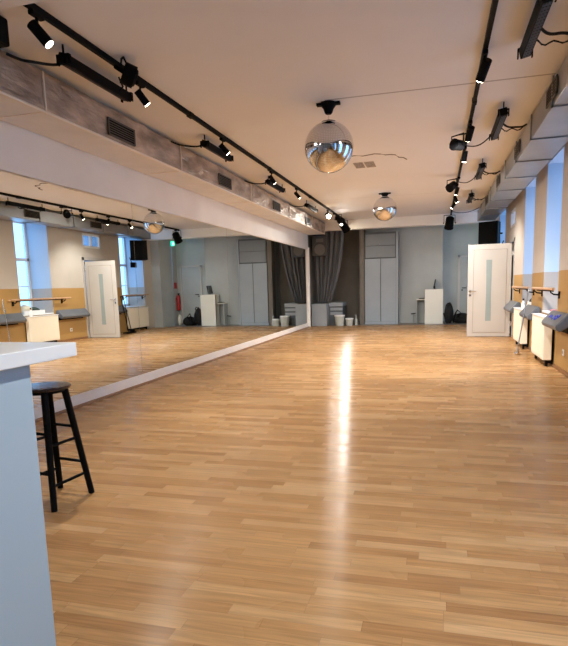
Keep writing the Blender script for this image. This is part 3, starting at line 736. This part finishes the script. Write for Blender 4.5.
# stage boxes
t = thing('stage_box', 'grey painted box at the foot of the curtain', 'box', (-3.6, 17.4, 0), 'grey boxes in the alcove')
B((-3.79, 17.01, .002), (-3.31, 17.85, .70)).build('box_body', 'platform', t, bevel=.005)
t = thing('drawer_box', 'lower grey box with open drawers beside the curtain', 'box', (-3.1, 17.7, 0), 'grey boxes in the alcove')
B((-3.30, 17.35, .60), (-2.86, 18.3, .72)).build('top', 'platform', t, bevel=.004)
B((-3.30, 17.40, .002), (-2.88, 18.3, .595)).build('box_body', 'wardrobe_edge', t)
for z in (.33, .47): B((-3.26, 17.37, z), (-2.87, 17.42, z + .09)).build('drawer', 'platform', t, bevel=.003)
def bucket(x, y, r, h, label, handle=True):
    t = thing('bucket', label, 'bucket', (x, y, .002), 'pale buckets in the alcove')
    MB().lathe([(r * .8, .003), (r, h), (r * 1.06, h), (r * 1.06, h - .03), (r * 1.0, h - .035)][:3], (x, y, 0), n=28).build('pail', 'bucket', t, smooth=True)
    MB().lathe([(r * 1.0, h - .03), (r * 1.07, h - .028), (r * 1.07, h + .006), (r * .6, h + .010)], (x, y, 0), n=28).build('lid', 'plastic_white', t, smooth=True)
bucket(-2.92, 17.12, .155, .33, 'larger pale bucket beside the grey boxes')
bucket(-2.62, 17.16, .12, .23, 'smaller pale bucket right of the larger bucket')
t = thing('spray_bottle', 'thin pump bottle standing behind the smaller bucket', 'bottle', (-2.44, 17.4, 0))
MB().lathe([(.04, .003), (.04, .18), (.015, .22), (.015, .30)], (-2.44, 17.4, 0), n=20).build('bottle_body', 'bucket', t, smooth=True)
MB().box((-2.49, 17.385, .30), (-2.42, 17.415, .33)).build('pump', 'flange', t)

# reception desk at far end
t = thing('reception_desk', 'plain white box desk at the far wall', 'desk', (-.07, 17.9, 0))
B((-.345, 17.62, .002), (.195, 17.72, 1.06)).build('front_panel', 'white_lam', t, bevel=.004)
B((-.345, 17.63, .002), (-.315, 17.95, 1.055)).build('side_panel', 'white_lam', t, bevel=.003)
B((-.60, 17.73, .74), (.19, 18.09, .77)).build('desktop', 'white_lam', t, bevel=.003)
for x in (-.60, .17): B((x, 17.76, .002), (x + .02, 18.08, .74)).build('leg', 'grey_wall', t)
B((-.34, 17.73, 1.03), (.19, 18.05, 1.058)).build('shelf', 'white_lam', t)
t = thing('monitor', 'black computer screen on the white desk', 'monitor', (-.06, 17.85, 1.06))
rot = Matrix.Rotation(math.radians(12), 3, 'Y')
MB().box((-.07, 17.68, 1.09), (-.04, 18.06, 1.37), rot).build('screen', 'screen', t, bevel=.005)
MB().box((-.12, 17.8, 1.059), (.0, 17.98, 1.07)).cyl((-.05, 17.89, 1.07), (-.055, 17.89, 1.16), .015, n=10).build('stand', 'black', t)
MB().box((-.52, 17.78, .771), (-.36, 18.05, .79)).build('keyboard', 'black', bevel=.003)
tag(bpy.data.objects['keyboard'], 'black keyboard on the low shelf of the far desk', 'keyboard')
t = thing('floor_stand', 'small dark stand on the floor left of the white desk', 'stand', (-.75, 17.95, 0))
MB().cyl((-.77, 17.95, .30), (-.63, 17.95, .32), .016, n=10).build('arm', 'black', t)
MB().cyl((-.69, 17.95, .014), (-.69, 17.95, .30), .010, n=10).cyl((-.69, 17.95, .003), (-.69, 17.95, .015), .07, n=20).build('post', 'flange', t)
# black heap
t = thing('backpack', 'black backpack standing on the floor beside the white desk', 'bag', (.36, 17.75, 0))
blob('bag_body', 'black_matte', (.38, 17.78, .30), (.12, .12, .32), 21, parent=t, flat=.96, amp=.22)
MB().tube([(.30, 17.70, .52), (.33, 17.68, .62), (.40, 17.68, .64), (.45, 17.70, .56)], .018, 8).build('strap', 'black_matte', t, smooth=True)
MB().tube([(.22, 17.68, .33), (.28, 17.66, .12), (.36, 17.66, .03)], .022, 8).build('strap', 'black_matte', t, smooth=True)
t = thing('folding_chair', 'collapsed black folding frame between the black bags', 'chair', (.6, 17.7, 0))
MB().tube([(.50, 17.56, .03), (.55, 17.56, .30), (.62, 17.62, .42), (.73, 17.62, .32), (.55, 17.6, .12)], .02, 8).tube([(.52, 17.60, .10), (.58, 17.62, .34), (.68, 17.62, .20)], .016, 8).build('frame', 'black', t, smooth=True)
MB().box((.54, 17.58, .14), (.64, 17.75, .18)).build('seat', 'black_matte', t, bevel=.01)
t = thing('sports_bag', 'long black sports bag lying before the far door', 'bag', (.72, 17.95, 0))
blob('bag_body', 'black_matte', (.74, 17.93, .14), (.29, .15, .17), 31, parent=t, flat=.85, amp=.12)
MB().tube([(.60, 17.88, .22), (.68, 17.84, .30), (.80, 17.84, .29), (.86, 17.88, .19)], .012, 8).build('handle', 'black_matte', t, smooth=True)
blob('shopping_bag', 'white_lam', (1.14, 17.9, .19), (.07, .12, .19), 41, 'white bag slumped next to the black sports bag, seen in mirror', 'bag', flat=.97, amp=.12)

# ------------------------------------------------------------------ near counter and stool
t = thing('bar_counter', 'pale blue grey bar counter with white top at the left edge', 'counter', (-1.6, .9, 0))
B((-2.6, .2, 1.058), (-1.068, 1.462, 1.1)).build('countertop', 'stone', t, bevel=.003)
B((-2.55, .25, 0), (-1.10, 1.292, 1.058)).build('counter_body', 'counter_body', t, bevel=.003)

t = thing('bar_stool', 'round black wooden bar stool behind the bar counter', 'stool', (-2.235, 2.74, 0))
c = V((-2.25, 2.745, 0))
MB().lathe([(.118, .684), (.142, .688), (.148, .696), (.148, .703), (.142, .709), (.09, .711)], c, n=48).build('seat', 'stool_top', t, smooth=True)
MB().lathe([(.11, .668), (.11, .6885)], c, n=32).build('seat_plate', 'black', t, smooth=True)
feet = [V((-2.12, 2.575, 0)), V((-2.085, 2.885, 0)), V((-2.345, 2.925, 0)), V((-2.41, 2.62, 0))]
tops = [c + (V((p.x, p.y, 0)) - c) * .50 + V((0, 0, .685)) for p in feet]
for p, q in zip(feet, tops): MB().cyl(p, q, .018, .021, n=14).build('leg', 'black', t, smooth=True)
def lp(i, z): return feet[i].lerp(tops[i], z / .685)
for i, (a, b) in enumerate([(0, 1), (1, 2), (2, 3), (3, 0)]):
    for z in ((.14, .37) if i % 2 == 0 else (.21, .44)):
        MB().cyl(lp(a, z), lp(b, z), .009, n=10).build('rung', 'black', t, smooth=True)

# ------------------------------------------------------------------ world, camera, settings
w = bpy.data.worlds.new('world'); S.world = w; w.use_nodes = True
bg = w.node_tree.nodes['Background']; bg.inputs[0].default_value = (.28, .53, .92, 1); bg.inputs[1].default_value = 3.2

F, PX, PY = 551.06, 287.35, 367.15
yaw, pitch, roll = .2656, .1444, -.0271
fw = V((-math.sin(yaw) * math.cos(pitch), math.cos(yaw) * math.cos(pitch), -math.sin(pitch)))
r = V((math.cos(yaw), math.sin(yaw), 0)); u = r.cross(fw)
R = math.cos(roll) * r + math.sin(roll) * u; U = -math.sin(roll) * r + math.cos(roll) * u
cam = bpy.data.cameras.new('camera'); co = bpy.data.objects.new('camera', cam); COL.objects.link(co)
mt = Matrix((R, U, -fw)).transposed().to_4x4(); mt.translation = V((0, 0, 1.25)); co.matrix_world = mt
cam.sensor_fit = 'AUTO'; cam.sensor_width = 36; cam.lens = F / 646 * 36
cam.shift_x = (284 - PX) / 646; cam.shift_y = (PY - 323) / 646; cam.clip_start = .02
S.camera = co
vs = S.view_settings; vs.view_transform = 'Standard'; vs.look = 'None'; vs.gamma = 1; vs.use_curve_mapping = False; vs.exposure = 0.46
S.cycles.use_denoising = True
S.cycles.max_bounces = 10; S.cycles.diffuse_bounces = 5; S.cycles.glossy_bounces = 5; S.cycles.transparent_max_bounces = 10
S.cycles.sample_clamp_indirect = 8
